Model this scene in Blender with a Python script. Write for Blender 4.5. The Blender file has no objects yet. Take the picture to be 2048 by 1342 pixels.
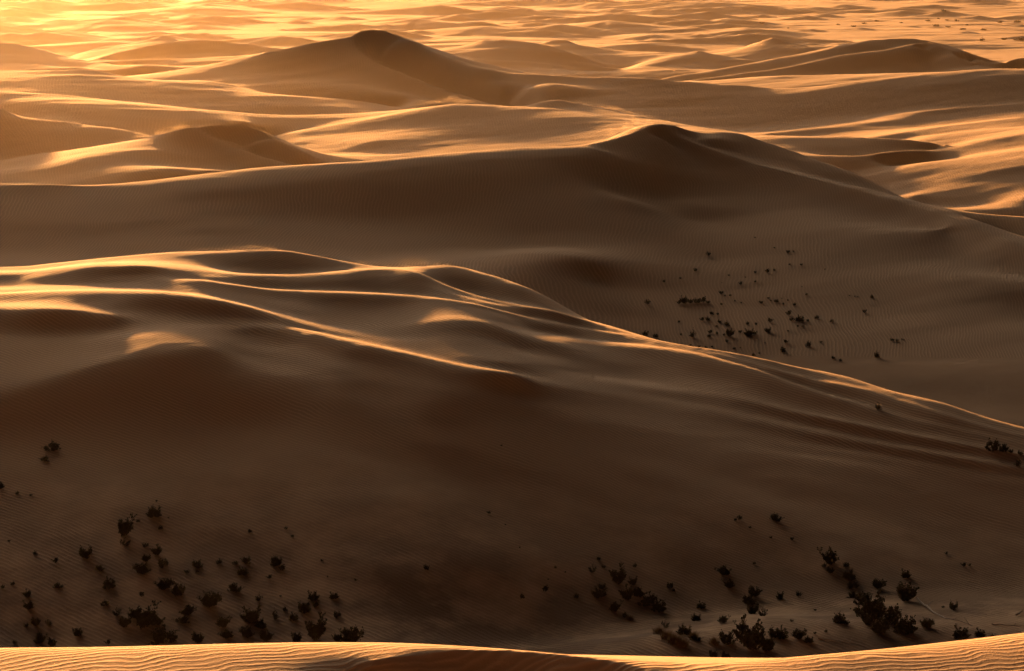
import bpy, bmesh, math, random, time
import numpy as np
from mathutils import Vector
T0 = time.time()   # EDIT7
R = math.radians
scene = bpy.context.scene
col = scene.collection

# ------------------------------------------------------------------ camera
F = 1024 / math.tan(R(12.0))          # focal length in photo pixels (photo 2048 x 1342)
PITCH = R(10.0)
cam_d = bpy.data.cameras.new('camera')
cam_d.sensor_width = 36
cam_d.lens = 18 / math.tan(R(12.0))
cam_d.clip_start = 0.2
cam_d.clip_end = 60000
cam = bpy.data.objects.new('camera', cam_d)
col.objects.link(cam)
cam.location = (0, 0, 0)
cam.rotation_euler = (R(90) - PITCH, 0, 0)
scene.camera = cam

# ------------------------------------------------------------------ light
SUN_AZ = R(-21.0)                     # left of the view direction
SUN_EL = R(4.4)
SKY_TINT = (.013, .020, .028)
GLOW_POWER = 20.0
GLOW_COLOR = (52.0, 38.5, 27.0)
world = bpy.data.worlds.new('World')
scene.world = world
world.use_nodes = True
wn = world.node_tree
wn.nodes.clear()
wo = wn.nodes.new('ShaderNodeOutputWorld')
bg = wn.nodes.new('ShaderNodeBackground')
sky = wn.nodes.new('ShaderNodeTexSky')
sky.sky_type = 'NISHITA'
sky.sun_disc = False
sky.sun_elevation = SUN_EL
sky.sun_rotation = SUN_AZ
sky.air_density = 1.0
sky.dust_density = 6.0
sky.ozone_density = 0.3
sd = Vector((math.sin(SUN_AZ) * math.cos(SUN_EL), math.cos(SUN_AZ) * math.cos(SUN_EL), math.sin(SUN_EL)))
def wnode(kind, **kw):
    x = wn.nodes.new(kind)
    for k, v in kw.items(): setattr(x, k, v)
    return x
def tinted(src, color):
    x = wnode('ShaderNodeMix', data_type='RGBA', blend_type='MULTIPLY')
    x.inputs[0].default_value = 1.0
    x.inputs[7].default_value = (*color, 1)
    wn.links.new(src, x.inputs[6])
    return x.outputs[2]
# dusty air: a wide aureole round the low sun on top of the clear sky
tc = wnode('ShaderNodeTexCoord')
dot = wnode('ShaderNodeVectorMath', operation='DOT_PRODUCT')
wn.links.new(tc.outputs['Generated'], dot.inputs[0]); dot.inputs[1].default_value = sd
mx = wnode('ShaderNodeMath', operation='MAXIMUM'); wn.links.new(dot.outputs['Value'], mx.inputs[0]); mx.inputs[1].default_value = 0
pw = wnode('ShaderNodeMath', operation='POWER'); wn.links.new(mx.outputs[0], pw.inputs[0]); pw.inputs[1].default_value = GLOW_POWER
gl = wnode('ShaderNodeVectorMath', operation='SCALE'); gl.inputs[0].default_value = GLOW_COLOR; wn.links.new(pw.outputs[0], gl.inputs['Scale'])
ad = wnode('ShaderNodeVectorMath', operation='ADD')
wn.links.new(tinted(sky.outputs[0], SKY_TINT), ad.inputs[0]); wn.links.new(gl.outputs[0], ad.inputs[1])
bg.inputs['Strength'].default_value = 0.05
wn.links.new(ad.outputs[0], bg.inputs['Color'])
wn.links.new(bg.outputs[0], wo.inputs['Surface'])

sun_d = bpy.data.lights.new('sun', 'SUN')
sun_d.energy = 5.0
sun_d.angle = R(2.0)
sun_d.color = (1.0, 0.43, 0.12)
sun = bpy.data.objects.new('sun', sun_d)
sun.rotation_euler = sd.to_track_quat('Z', 'Y').to_euler()
sun.location = sd * 500
col.objects.link(sun)

scene.view_settings.view_transform = 'Standard'
scene.view_settings.look = 'None'
scene.view_settings.exposure = 2.72
scene.view_settings.gamma = 1.0
scene.cycles.use_denoising = True
scene.cycles.volume_bounces = 1
scene.cycles.max_bounces = 6
scene.cycles.diffuse_bounces = 3
scene.cycles.volume_step_rate = 1.0

# ------------------------------------------------------------------ helpers
rng = np.random.default_rng(7)
random.seed(7)

def direction(u, v):
    x = (np.asarray(u, float) - 1024) / F
    y = (671 - np.asarray(v, float)) / F
    c, s = math.cos(PITCH), math.sin(PITCH)
    return x, c + s * y, -s + c * y

def place(u, v, D):
    """point seen at photo pixel (u, v) that stands D metres ahead"""
    x, Y, Z = direction(u, v)
    D = np.asarray(D, float)
    return x / Y * D, D * np.ones_like(x), Z / Y * D

_tab = np.random.default_rng(11).random((256, 256))
def vnoise(x, y):
    xi = np.floor(x).astype(int); yi = np.floor(y).astype(int)
    fx = x - xi; fy = y - yi
    fx = fx * fx * fx * (fx * (fx * 6 - 15) + 10); fy = fy * fy * fy * (fy * (fy * 6 - 15) + 10)
    a = _tab[xi & 255, yi & 255]; b = _tab[(xi + 1) & 255, yi & 255]
    c = _tab[xi & 255, (yi + 1) & 255]; d = _tab[(xi + 1) & 255, (yi + 1) & 255]
    return (a * (1 - fx) + b * fx) * (1 - fy) + (c * (1 - fx) + d * fx) * fy * 1.0
def fbm(x, y, o=4, g=0.5):
    s = 0; a = 1; t = 0
    for k in range(o):
        s = s + a * (vnoise(x * 2 ** k + 17.3 * k, y * 2 ** k + 5.1 * k) - 0.5); t += a; a *= g
    return s / t * 2

def sstep(a, b, x):
    t = np.clip((x - a) / (b - a), 0, 1)
    return t * t * (3 - 2 * t)

# ------------------------------------------------------------------ the dunes as crest lines
# every line: points (photo u, photo v, metres ahead); 'c' = sharp crest, 's' = smooth line on the sand
# back = (metres behind the crest, metres lower there) and so on
LINES = []
def crest(pts, back=None, sharp=1.0, front=None, w=1.0):
    LINES.append(dict(p=pts, back=back, sharp=sharp, front=front, w=w, z=False))
def surf(pts, w=1.0):
    LINES.append(dict(p=pts, back=None, sharp=0, front=None, w=w, z=False))
def floor(pts, w=0.5):                     # (u, metres ahead, height)
    LINES.append(dict(p=pts, back=None, sharp=0, front=None, w=w, z=True))

# near dune at the photographer's feet
crest([(-400, 1300, 26.5), (-100, 1299, 26), (0, 1296, 26), (200, 1294, 26), (400, 1289, 26), (600, 1285, 26), (800, 1286, 26), (1000, 1297, 25.8), (1150, 1310, 25.5), (1300, 1321, 25.3), (1400, 1326.5, 25.25), (1500, 1322, 25.5), (1700, 1305, 26), (1850, 1289, 26.6), (2048, 1266, 27.2), (2400, 1225, 28)], back=(1.0, 0.46), sharp=.6)
surf([(-400, 1345, 25.3), (0, 1345, 25.0), (400, 1345, 24.92), (600, 1343, 24.95), (700, 1336, 25.06)])
surf([(-400, 1400, 24.1), (0, 1400, 24.05), (400, 1400, 24.0)])
surf([(1300, 1340, 24.85), (1500, 1345, 24.9), (1700, 1345, 25.2), (2048, 1345, 25.5), (2400, 1345, 25.8)])
surf([(1500, 1400, 24.0), (2048, 1400, 24.5), (2400, 1400, 24.8)])
crest([(700, 1336, 25.06), (780, 1318, 25.2), (860, 1304, 25.5), (930, 1301, 25.6), (1000, 1302, 25.6), (1080, 1306, 25.5), (1160, 1315, 25.3), (1230, 1325, 25.15), (1290, 1338, 24.9)], front=(0.25, 0.12))
surf([(760, 1400, 24.3), (900, 1390, 24.85), (1000, 1390, 24.9), (1150, 1390, 24.7), (1300, 1400, 24.1)])
floor([(-500, 60, -26), (0, 60, -26), (1000, 60, -26), (2048, 60, -26), (2500, 60, -26)])
floor([(-500, 120, -50), (0, 120, -51), (1000, 120, -51), (2048, 120, -51), (2500, 120, -50)])
floor([(-500, 180, -68), (0, 180, -68.5), (1000, 180, -68), (2048, 180, -68), (2500, 180, -68)])
floor([(-500, 212, -72), (0, 212, -72), (1000, 212, -72), (2048, 212, -72), (2500, 212, -72)])

# the middle dune: rows of lines from its far crest down to its foot; every row is reached from the one
# above at a given slope (degrees, + = falls towards the camera), which fixes its distance
def tab(*kv):
    ku = [kv[i] for i in range(0, len(kv), 2)]; kv_ = [kv[i] for i in range(1, len(kv), 2)]
    P = np.array([ku, kv_], float)
    def f(u):
        # monotone-ish cubic (Hermite with limited tangents)
        x, y = P
        u = np.clip(u, x[0], x[-1]); i = np.clip(np.searchsorted(x, u) - 1, 0, len(x) - 2)
        d = np.diff(y) / np.diff(x); m = np.zeros(len(x)); m[1:-1] = np.where(d[1:] * d[:-1] > 0, 2 * d[1:] * d[:-1] / (d[1:] + d[:-1] + 1e-12), 0); m[0] = d[0]; m[-1] = d[-1]
        h = x[i + 1] - x[i]; t = (u - x[i]) / h
        return (2 * t ** 3 - 3 * t ** 2 + 1) * y[i] + (t ** 3 - 2 * t ** 2 + t) * h * m[i] + (-2 * t ** 3 + 3 * t ** 2) * y[i + 1] + (t ** 3 - t ** 2) * h * m[i + 1]
    return f
vB4 = tab(-500, 545, -200, 538, 0, 534, 50, 532.5, 100, 527, 225, 514, 350, 504, 450, 501, 525, 499.5, 565, 501, 625, 510, 700, 524, 750, 532, 800, 534, 850, 531.5, 890, 530.5, 950, 545, 1024, 572, 1074, 601, 1124, 626, 1154, 634.5, 1224, 655, 1290, 674, 1374, 691, 1439, 701, 1524, 717, 1599, 735, 1674, 755, 1774, 785, 1874, 810, 1950, 835, 2048, 862, 2250, 905, 2500, 935)
dB4 = tab(-500, 364, 0, 368, 225, 371, 450, 375, 625, 375, 750, 378, 890, 379, 950, 376, 1074, 364, 1154, 357, 1290, 341, 1439, 330, 1599, 322, 1774, 310, 2048, 296, 2500, 280)
vB3 = tab(-500, 556, -200, 550, 0, 546, 50, 545, 100, 540, 200, 529.5, 275, 528.5, 350, 537, 425, 546, 500, 550, 575, 551, 650, 547, 725, 540, 780, 537, 820, 541, 875, 565, 925, 585, 975, 599, 1024, 609, 1099, 620, 1154, 635, 1224, 656, 1290, 675)
vB5 = tab(-500, 578, 0, 571, 120, 567, 250, 565, 330, 560, 390, 560, 450, 567, 550, 579, 700, 584, 800, 589, 875, 597, 925, 605, 1024, 627, 1124, 648, 1224, 664.5, 1299, 677.5, 1374, 695, 1449, 709, 1524, 730, 1624, 755, 1724, 773, 1800, 795, 2048, 868, 2500, 941)
vB2 = tab(-500, 598, 0, 588, 100, 583.5, 200, 581, 300, 582.5, 400, 592, 480, 608, 560, 632, 640, 655, 700, 669, 775, 684, 850, 697, 930, 708, 1050, 724, 1200, 742, 1400, 772, 1600, 822, 1740, 850, 2048, 905, 2500, 965)
vB7 = tab(-500, 606, 0, 612, 100, 614, 180, 619, 240, 627, 300, 634, 400, 642, 500, 648, 585, 655, 625, 663, 675, 675, 740, 689, 800, 702, 860, 716, 925, 730, 1024, 745, 1080, 760, 1150, 770, 1250, 782, 1400, 805, 1600, 852, 1740, 880, 2048, 930, 2500, 985)
vB6 = tab(-500, 590, 0, 581, 200, 576.5, 300, 577, 400, 583, 480, 595, 560, 612, 640, 632, 700, 640, 800, 642, 900, 643, 980, 649, 1030, 659, 1074, 667, 1130, 673, 1174, 680, 1274, 689, 1374, 702, 1449, 720, 1524, 742, 1574, 762, 1624, 780, 1674, 797, 1740, 815, 1850, 845, 2048, 884, 2500, 950)
vB1 = tab(-500, 880, -150, 830, 0, 795, 100, 763, 180, 735, 250, 718, 330, 712, 420, 718, 500, 735, 560, 752, 640, 782, 760, 815, 1000, 850, 1400, 890, 1700, 925, 2048, 985, 2500, 1030)
mix = lambda A, B, f: (lambda u: A(u) + f(u) * (B(u) - A(u)))
vP = tab(-500, 650, 0, 650, 250, 651, 400, 655, 500, 664, 600, 690, 740, 722, 860, 750, 1024, 780, 1200, 805, 1400, 835, 1600, 875, 1740, 900, 2048, 950, 2500, 1000)
vQ = tab(-500, 700, 0, 690, 150, 683, 230, 678, 300, 675, 420, 678, 500, 690, 600, 715, 740, 750, 860, 780, 1024, 805, 1200, 828, 1400, 858, 1600, 892, 1740, 912, 2048, 965, 2500, 1010)
vR = tab(-500, 740, 0, 725, 150, 708, 230, 701, 300, 697, 420, 699, 500, 712, 600, 740, 740, 782, 860, 805, 1024, 828, 1200, 845, 1400, 873, 1600, 905, 1740, 925, 2048, 975, 2500, 1020)
ROWS = [  # (v line, slope line in degrees, crest sharpness, weight)
    (mix(vB4, vB3, tab(-500, .5, 400, .6, 470, .9, 700, .92, 790, .6, 830, .9, 1200, .9)), tab(-500, 3, 0, 1, 200, 0, 400, 0, 460, 5, 540, 12, 650, 12, 720, 8, 780, 3, 840, 9, 950, 11, 1100, 10, 1300, 6), 0, .6),
    (vB3, tab(-500, -2, 400, -5, 480, -6, 700, -6, 780, -3, 840, -9, 1100, -9, 1290, -3), .5, 1),
    (mix(vB3, vB5, tab(-500, .5, 400, .5, 1100, .4)), tab(-500, 7, 20, 7, 80, 2.5, 180, 3, 260, 7, 350, 8.5, 450, 7, 600, 5.5, 780, 5, 860, 8, 1000, 7, 1150, 10, 1290, 7), 0, .6),
    (mix(vB3, vB5, tab(-500, .8, 330, .8, 420, .9, 2500, .9)), tab(-500, 6, 100, 6, 350, 7, 450, 8.5, 600, 9, 780, 10, 900, 10, 1150, 10, 1290, 6), 0, .6),
    (vB5, tab(-500, 4, 300, 4, 390, -2, 450, -6, 700, -7, 1000, -6, 1200, -7, 1299, -3, 1400, 5), .5, 1),
    (mix(vB5, vB6, tab(-500, .5, 640, .35, 1000, .35, 1074, .8, 1130, .9, 1500, .9, 1600, .8, 1740, .8)), tab(-500, 4, 100, 4, 350, 6, 600, 7.5, 780, 7, 860, 4, 980, 4, 1080, 6.5, 1200, 7, 1450, 7, 1620, 12, 1740, 10, 2048, 8), 0, .6),
    (vB6, tab(-500, 3, 200, 2, 400, 6, 600, 6, 760, 5, 860, 2.5, 960, 2.5, 1040, -1, 1120, -6, 1400, -6, 1674, -6, 1740, 2, 2048, 8), .4, .8),
    (mix(vB6, vB2, tab(-500, .6, 1040, .6, 1100, .25, 2048, .4)), tab(-500, 2, 300, 2, 480, 4, 640, 3, 700, 3, 860, 5.5, 1000, 5.5, 1080, 8, 2048, 9), 0, .6),
    (vB2, tab(-500, -5, 300, -5, 480, -5, 640, -2, 700, 1, 850, 2.5, 930, 3, 1050, 7, 1400, 9.5, 2048, 10.5), .4, 1),
    (mix(vB2, vB7, tab(-500, .5, 0, .62, 240, .6, 560, .6, 640, .85, 1000, .85, 1080, .6)), tab(-500, 6, 0, 5, 200, 5, 300, 6, 480, 8, 640, 9, 850, 8, 1024, 8, 1200, 8, 2048, 11), 0, .7),
    (vB7, tab(-500, 1, 0, 0, 180, 1, 240, 5, 400, 7.5, 560, 5, 625, -4, 700, -7, 925, -7, 1024, -4, 1080, 4, 1200, 9, 2048, 11), .4, 1),
    (vP, tab(-500, 8, 0, 7.5, 250, 8, 400, 8, 500, 7, 600, 7, 740, 9, 1024, 8, 1200, 9.5, 2048, 11), 0, .7),
    (vQ, tab(-500, 6, 0, 6, 230, 7, 420, 7, 500, 6, 600, 8.5, 740, 11, 1024, 10, 1200, 10.5, 2048, 11), 0, .7),
    (vR, tab(-500, 6, 0, 6, 180, 6, 240, 2.6, 400, 2.6, 460, 6, 520, 8, 600, 10, 740, 12.5, 1024, 12, 1200, 11, 2048, 11), 0, .7),
    (vB1, tab(-500, 6, 0, 6, 200, 7, 420, 8, 560, 10, 700, 13, 1024, 12.5, 2048, 11), .7, 1),
    (tab(-500, 900, 0, 868, 200, 850, 450, 845, 640, 860, 800, 880, 1000, 900, 1400, 940, 1700, 975, 2048, 1030, 2500, 1070), tab(-500, 20, 0, 20, 450, 19, 640, 15, 800, 13, 1000, 12, 2048, 11), 0, .8),
    (tab(-500, 1010, 0, 1000, 1400, 1010, 1700, 1040, 2048, 1080, 2500, 1100), tab(-500, 12, 450, 10.5, 700, 11.5, 1200, 12, 2048, 11), 0, .8),
    (tab(-500, 1140, 0, 1140, 1400, 1120, 1700, 1120, 2048, 1140, 2500, 1150), tab(-500, 12, 2048, 11), 0, .8),
    (tab(-500, 1280, 0, 1280, 1000, 1280, 1300, 1235, 1600, 1195, 2048, 1185, 2500, 1185), tab(-500, 12, 1200, 11, 2048, 9), 0, .8),
]
us = np.arange(-500, 2501, 20.0)
tanv = lambda v: -(np.asarray(place(0 * v + 1024, v, 1.0)[2]))
ANCHOR = {  # row number -> distances of the main crests, metres ahead
    1: tab(-500, 358, 0, 358, 200, 356, 350, 353, 450, 353, 600, 357, 700, 361, 780, 366, 850, 362, 925, 357, 1050, 353, 1154, 352.5, 1224, 347, 1290, 340, 1374, 332.6, 1599, 321.7, 2500, 279),
    4: tab(-500, 350, 0, 350, 250, 346.5, 350, 344.5, 450, 343, 600, 343, 800, 344, 925, 342, 1050, 341, 1150, 341, 1224, 339.5, 1299, 337, 1374, 330.5, 1449, 325.5, 1524, 321.5, 1624, 316, 1724, 310, 1800, 305.5, 2048, 294.5, 2500, 278.4),
    6: tab(-500, 345, 0, 344, 250, 341, 400, 337, 520, 335.5, 640, 330.5, 800, 329.5, 860, 327.5, 900, 327, 980, 327, 1030, 327.5, 1074, 328, 1130, 327, 1274, 326, 1374, 323, 1449, 319, 1524, 314, 1624, 306, 1674, 302, 1740, 298.5, 2048, 290, 2500, 276),
    8: tab(-500, 338, 0, 337, 200, 335, 300, 333.5, 400, 330.5, 480, 328, 560, 324.5, 640, 320, 700, 317.5, 775, 315, 850, 313.3, 930, 311.3, 1050, 308, 1200, 306, 1400, 302, 1600, 296, 1740, 291, 2048, 284, 2500, 272),
    10: tab(-500, 329, 0, 327.5, 100, 324.8, 180, 324, 240, 322.5, 300, 322.5, 400, 321, 500, 319.8, 585, 318, 625, 315, 675, 312, 740, 308.5, 800, 306, 860, 304, 925, 302, 1024, 299, 1080, 297, 1150, 296, 1250, 294.5, 1400, 292, 1600, 286, 1740, 282, 2048, 276, 2500, 265),
    11: tab(-500, 321, 0, 320, 200, 318, 300, 316.8, 400, 315.5, 500, 316.3, 560, 313.4, 620, 308.8, 700, 304.6, 2500, 270),
    12: tab(-500, 312, 0, 311.5, 150, 311.5, 230, 309.8, 300, 307.9, 400, 307.8, 500, 310.5, 560, 307.2, 620, 303, 700, 298.5, 2500, 270),
    13: tab(-500, 303, 0, 304, 150, 305, 230, 304, 300, 302.4, 400, 302.4, 500, 305, 560, 302, 620, 297.5, 700, 293, 2500, 270),
    14: tab(-500, 283, -150, 287, 0, 291, 100, 294.5, 180, 297.5, 250, 299.5, 330, 299.7, 420, 300, 500, 299.5, 560, 296, 640, 291.5, 700, 288, 2500, 270),
}
def walk(k, Dc, vc, dlt):
    fv, fs, sh, w_ = ROWS[k]
    v2 = np.maximum(fv(us), vc + .15)
    s_ = np.tan(np.radians(np.maximum(fs(us) + dlt, -7.0)))
    t1, t2 = tanv(vc), tanv(v2)
    s_ = np.maximum(s_, .035 - t1)
    return np.minimum(Dc * (t1 + s_) / (t2 + s_), Dc - .02), v2
def section(k0, k1, Dc, vc, dlt):
    out = []
    for k in range(k0, k1 + 1):
        Dc, vc = walk(k, Dc, vc, dlt); out.append((Dc, vc))
    return out
Dc = dB4(us); vc = vB4(us); k0 = 0
for k1 in (1, 4, 6, 8, 10, 11, 12, 13, 14, 18):
    if k1 in ANCHOR:
        goal = ANCHOR[k1](us)
        if k1 >= 4:
            free = section(k0, k1, Dc, vc, 0 * us)[-1][0]
            f_ = sstep(560, 900, us) if k1 > 10 else sstep(1000, 1260, us) if k1 >= 8 else sstep(940, 1080, us); goal = goal * (1 - f_) + free * f_
        lo, hi = np.full(len(us), -9.0), np.full(len(us), 14.0)
        for it in range(30):
            m_ = (lo + hi) / 2
            far_ = section(k0, k1, Dc, vc, m_)[-1][0] > goal     # steeper ground ends farther away
            hi = np.where(far_, m_, hi); lo = np.where(far_, lo, m_)
        dl = (lo + hi) / 2
        print(k1, 'slope change', dl[5::10].round(1))
        dl = np.convolve(np.pad(np.clip(dl, -5, 6), 2, mode='edge'), [.1, .2, .4, .2, .1], 'valid')
    else:
        dl = 0 * us
    sec = section(k0, k1, Dc, vc, dl)
    if k1 in ANCHOR:                                             # what is left over is shared out evenly
        miss = goal - sec[-1][0]; tot = Dc - sec[-1][0]; Ds = Dc
        sec = [(np.minimum(D2 + miss * (Ds - D2) / np.maximum(tot, .01), Ds - .02), v2) for D2, v2 in sec]
    for k, (D2, v2) in zip(range(k0, k1 + 1), sec):
        if k >= 4:                                               # no sudden steps along the right-hand flank
            kk = np.hanning(19)[1:-1]; Dsm = np.convolve(np.pad(D2, 8, mode='edge'), kk / kk.sum(), 'valid')
            kk = np.hanning(37)[1:-1]; Dsw = np.convolve(np.pad(D2, 17, mode='edge'), kk / kk.sum(), 'valid')
            w1 = sstep(820, 1080, us) * min(1, (k - 3) / 4); w2 = sstep(840, 1150, us) * (1 if k >= 9 else .35 if k >= 7 else 0)
            D2 = D2 * (1 - w1) + Dsm * w1; D2 = D2 * (1 - w2) + Dsw * w2; D2 = np.minimum(D2, Dc - .02)
        if k >= 14:
            n_ = (3, 7, 10, 12, 12)[k - 14]; kk = np.hanning(2 * n_ + 3)[1:-1]; D2 = np.convolve(np.pad(D2, n_, mode='edge'), kk / kk.sum(), 'valid')
        LINES.append(dict(p=list(zip(us, v2, D2)), back=None, front=None, sharp=(.6 if k == 14 else .12 if ROWS[k][2] else 1e-3), w=ROWS[k][3], z=False))
        if k in (1, 4, 8, 10):                                   # rounded shoulder just below the crest
            g = np.minimum((10, 0, 0, 9, 0, 0, 0, 14, 0, 9)[k - 1], .35 * np.maximum(ROWS[k + 1][0](us) - v2, 0))
            sl = math.tan(R(2.9)); t1, t2 = tanv(v2), tanv(v2 + g); okc = g > 1.5
            Dsh = D2 * (t1 + sl) / (t2 + sl)
            run = []
            for q in range(len(us) + 1):
                if q < len(us) and okc[q]: run.append((us[q], v2[q] + g[q], Dsh[q]))
                else:
                    if len(run) > 3: LINES.append(dict(p=run, back=None, front=None, sharp=1e-3, w=.5, z=False))
                    run = []
        Dc, vc = D2, v2
    k0 = k1 + 1
FOOT = (us, Dc, tanv(vc) * Dc)
print('foot', Dc[::20].round(), (tanv(vc) * Dc)[::20].round(1))
surf([(1300, 1275, 229), (1600, 1250, 231), (2048, 1250, 233), (2500, 1250, 233)])
# its far crest, with the lee side out of sight
crest([(float(u), float(vB4(u)), float(dB4(u))) for u in np.arange(-500, 2501, 20.0)], back=(6, 1.9), sharp=.5)
floor([(-500, 395, -67), (0, 395, -67), (500, 400, -67), (800, 402, -67.5), (1000, 400, -69.5), (1200, 392, -73)])

# flat with the scrub, and the big dune behind it
surf([(1450, 520, 495), (1700, 530, 488), (2048, 560, 470), (2500, 600, 455)])
surf([(1200, 560, 470), (1400, 600, 463), (1700, 610, 460), (2048, 650, 442), (2500, 680, 430)])
surf([(1250, 640, 445), (1450, 700, 430), (1700, 720, 424), (2048, 770, 405), (2500, 800, 395)])
surf([(1300, 700, 428), (1500, 760, 412), (1774, 800, 402), (2048, 880, 378), (2500, 950, 365)])
floor([(1300, 395, -77), (1600, 375, -80), (2048, 352, -82), (2500, 340, -82)])
floor([(800, 440, -68.5), (1100, 465, -68.5), (1250, 480, -70)])
surf([(-500, 500, 462), (0, 505, 463), (400, 505, 466), (800, 505, 478), (1100, 490, 495)])
surf([(-500, 440, 484), (0, 440, 486), (400, 440, 492), (800, 430, 510), (1100, 420, 518), (1250, 400, 530)])
crest([(-500, 365, 512), (-200, 362, 513), (0, 366, 515), (100, 368, 516), (175, 370, 518), (275, 363, 522), (375, 352, 528), (500, 337, 535), (600, 330, 540), (750, 321, 545), (850, 312, 550), (950, 303, 556), (1050, 296, 562), (1150, 292, 568), (1215, 283, 574), (1260, 270, 580), (1300, 256, 586), (1325, 250, 590)], back=(9, 2.0), front=None, sharp=.9)
surf([(0, 378, 510), (200, 381, 512.5), (400, 372, 516.5), (600, 352, 527.5), (800, 338, 536), (1000, 320, 546.5), (1150, 315, 553.5)], w=.9)
surf([(1240, 320, 560), (1325, 320, 567), (1325, 320, 567)], w=.5)
surf([(1250, 390, 541), (1325, 395, 547), (1400, 410, 541)], w=.6)
crest([(1325, 250, 590), (1345, 268, 587), (1400, 290, 583), (1450, 310, 578), (1500, 327, 573), (1600, 352, 562), (1700, 377, 550), (1800, 405, 537), (1870, 425, 526), (1930, 448, 514), (1990, 472, 503), (2048, 497, 492), (2200, 560, 468), (2400, 620, 445)], back=(6, .5), front=(5, 1.6))
surf([(1200, 300, 563), (1215, 300, 567), (1260, 290, 573), (1300, 280, 578), (1325, 275, 581)], w=1.5)
surf([(1400, 440, 532), (1500, 432, 535), (1574, 436, 531), (1674, 451, 520), (1774, 463, 512), (1849, 463, 511), (1899, 452, 515)])
crest([(1325, 250, 590), (1345, 253, 593), (1370, 260, 597), (1395, 266, 600), (1440, 264, 605), (1480, 268, 607), (1530, 285, 606), (1600, 312, 600), (1680, 345, 590), (1750, 378, 578), (1820, 402, 566), (1900, 418, 558), (1980, 428, 554), (2048, 433, 552), (2250, 440, 548), (2500, 450, 545)], back=(9, 2.6), sharp=.7)
surf([(1370, 273, 593), (1400, 279, 590.5), (1450, 288, 588), (1500, 300, 590), (1600, 335, 587), (1700, 370, 578), (1800, 399, 560)])
floor([(1950, 533, -71), (2048, 524, -71.5), (2300, 510, -72)])
floor([(-500, 570, -68), (0, 565, -67.5), (300, 575, -67), (600, 590, -68), (900, 620, -69), (1150, 640, -68.5)])

# small dune with plume, left
crest([(-400, 335, 632), (0, 320, 640), (50, 311, 641), (150, 298, 643), (200, 290, 645), (300, 273, 647), (350, 262, 648), (380, 256, 648), (415, 251.5, 652), (450, 251, 655), (480, 252, 656), (500, 256, 655), (545, 275, 652), (600, 301, 648), (650, 325, 644), (700, 335, 640)], back=(9, 2.2))
crest([(380, 256, 648), (400, 264, 645), (425, 277, 641), (475, 297, 633), (525, 314, 625), (575, 328, 618), (620, 338, 610)], back=(6, 2.2), front=(6, 1.4))
surf([(470, 285, 643), (530, 305, 636), (590, 322, 628)])
surf([(0, 337, 624), (150, 318, 614), (250, 305, 620), (330, 298, 628)], w=.7)
surf([(-300, 352, 604), (100, 347, 600), (300, 336, 594), (450, 346, 588)], w=.7)
# dark dune at the left edge
crest([(-500, 150, 705), (-200, 182, 705), (0, 217, 705), (30, 230, 704), (75, 239, 702), (150, 247, 698), (225, 257, 694), (300, 272, 688), (350, 282, 680)], back=(9, 2.5))
surf([(-400, 320, 660), (0, 312, 665), (150, 296, 668), (250, 278, 678)])
floor([(400, 700, -68), (550, 690, -69)])
# bands further back, left
crest([(-500, 178, 790), (-200, 178, 790), (0, 183, 790), (50, 185, 790), (150, 192, 788), (225, 200, 786), (300, 207, 785), (400, 220, 782), (500, 229, 780), (575, 231, 780), (700, 227, 785), (800, 220, 795), (870, 211, 802)], back=(8, 1.6))
surf([(0, 205, 765), (200, 225, 745), (400, 243, 745), (500, 250, 742)])
floor([(0, 745, -64), (-300, 745, -63)])
crest([(-500, 146, 880), (-200, 142, 880), (0, 142, 880), (100, 141, 880), (185, 141, 880), (240, 150, 878), (300, 160, 875), (410, 162, 872), (450, 167, 870), (525, 185, 862), (625, 197, 858), (725, 207, 855), (800, 218, 850)], back=(9, 2.2))
surf([(0, 168, 835), (250, 182, 832), (400, 192, 828), (550, 212, 815)])
# the big far dune
crest([(200, 172, 962), (250, 165, 960), (325, 150, 956), (400, 135, 952), (475, 117, 950), (550, 100, 950), (625, 86, 950), (675, 78, 950), (705, 72, 950), (715, 65, 952), (745, 60, 956), (780, 65, 955), (810, 77, 950), (850, 95, 940), (900, 117, 925), (950, 132, 910), (1024, 145, 895), (1124, 151, 880), (1274, 157, 868), (1424, 167, 860), (1524, 174, 854), (1574, 175.5, 852), (1674, 167, 850), (1774, 155, 855), (1874, 145, 862), (1974, 138, 868), (2048, 136, 873), (2300, 133, 880), (2500, 133, 880)], back=(12, 3.6))
crest([(706, 74, 948), (710, 84, 944), (720, 100, 936), (750, 122, 922), (800, 145, 905), (850, 165, 890), (925, 190, 868), (975, 206, 850), (1020, 215, 835)], back=(8, 3.6), front=(8, 2.2))
surf([(780, 95, 937), (900, 150, 900), (1000, 190, 868)])
surf([(400, 158, 912), (500, 165, 898), (650, 172, 890), (780, 190, 870), (880, 204, 852)])
surf([(1050, 185, 856), (1100, 195, 840), (1250, 215, 817), (1400, 250, 790), (1500, 258, 785), (1700, 235, 801), (1850, 215, 806), (2048, 190, 822), (2300, 180, 825)])
surf([(980, 158, 884), (1050, 165, 875.5), (1124, 168, 866), (1250, 172, 857), (1400, 182, 848)], w=1.2)
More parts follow.
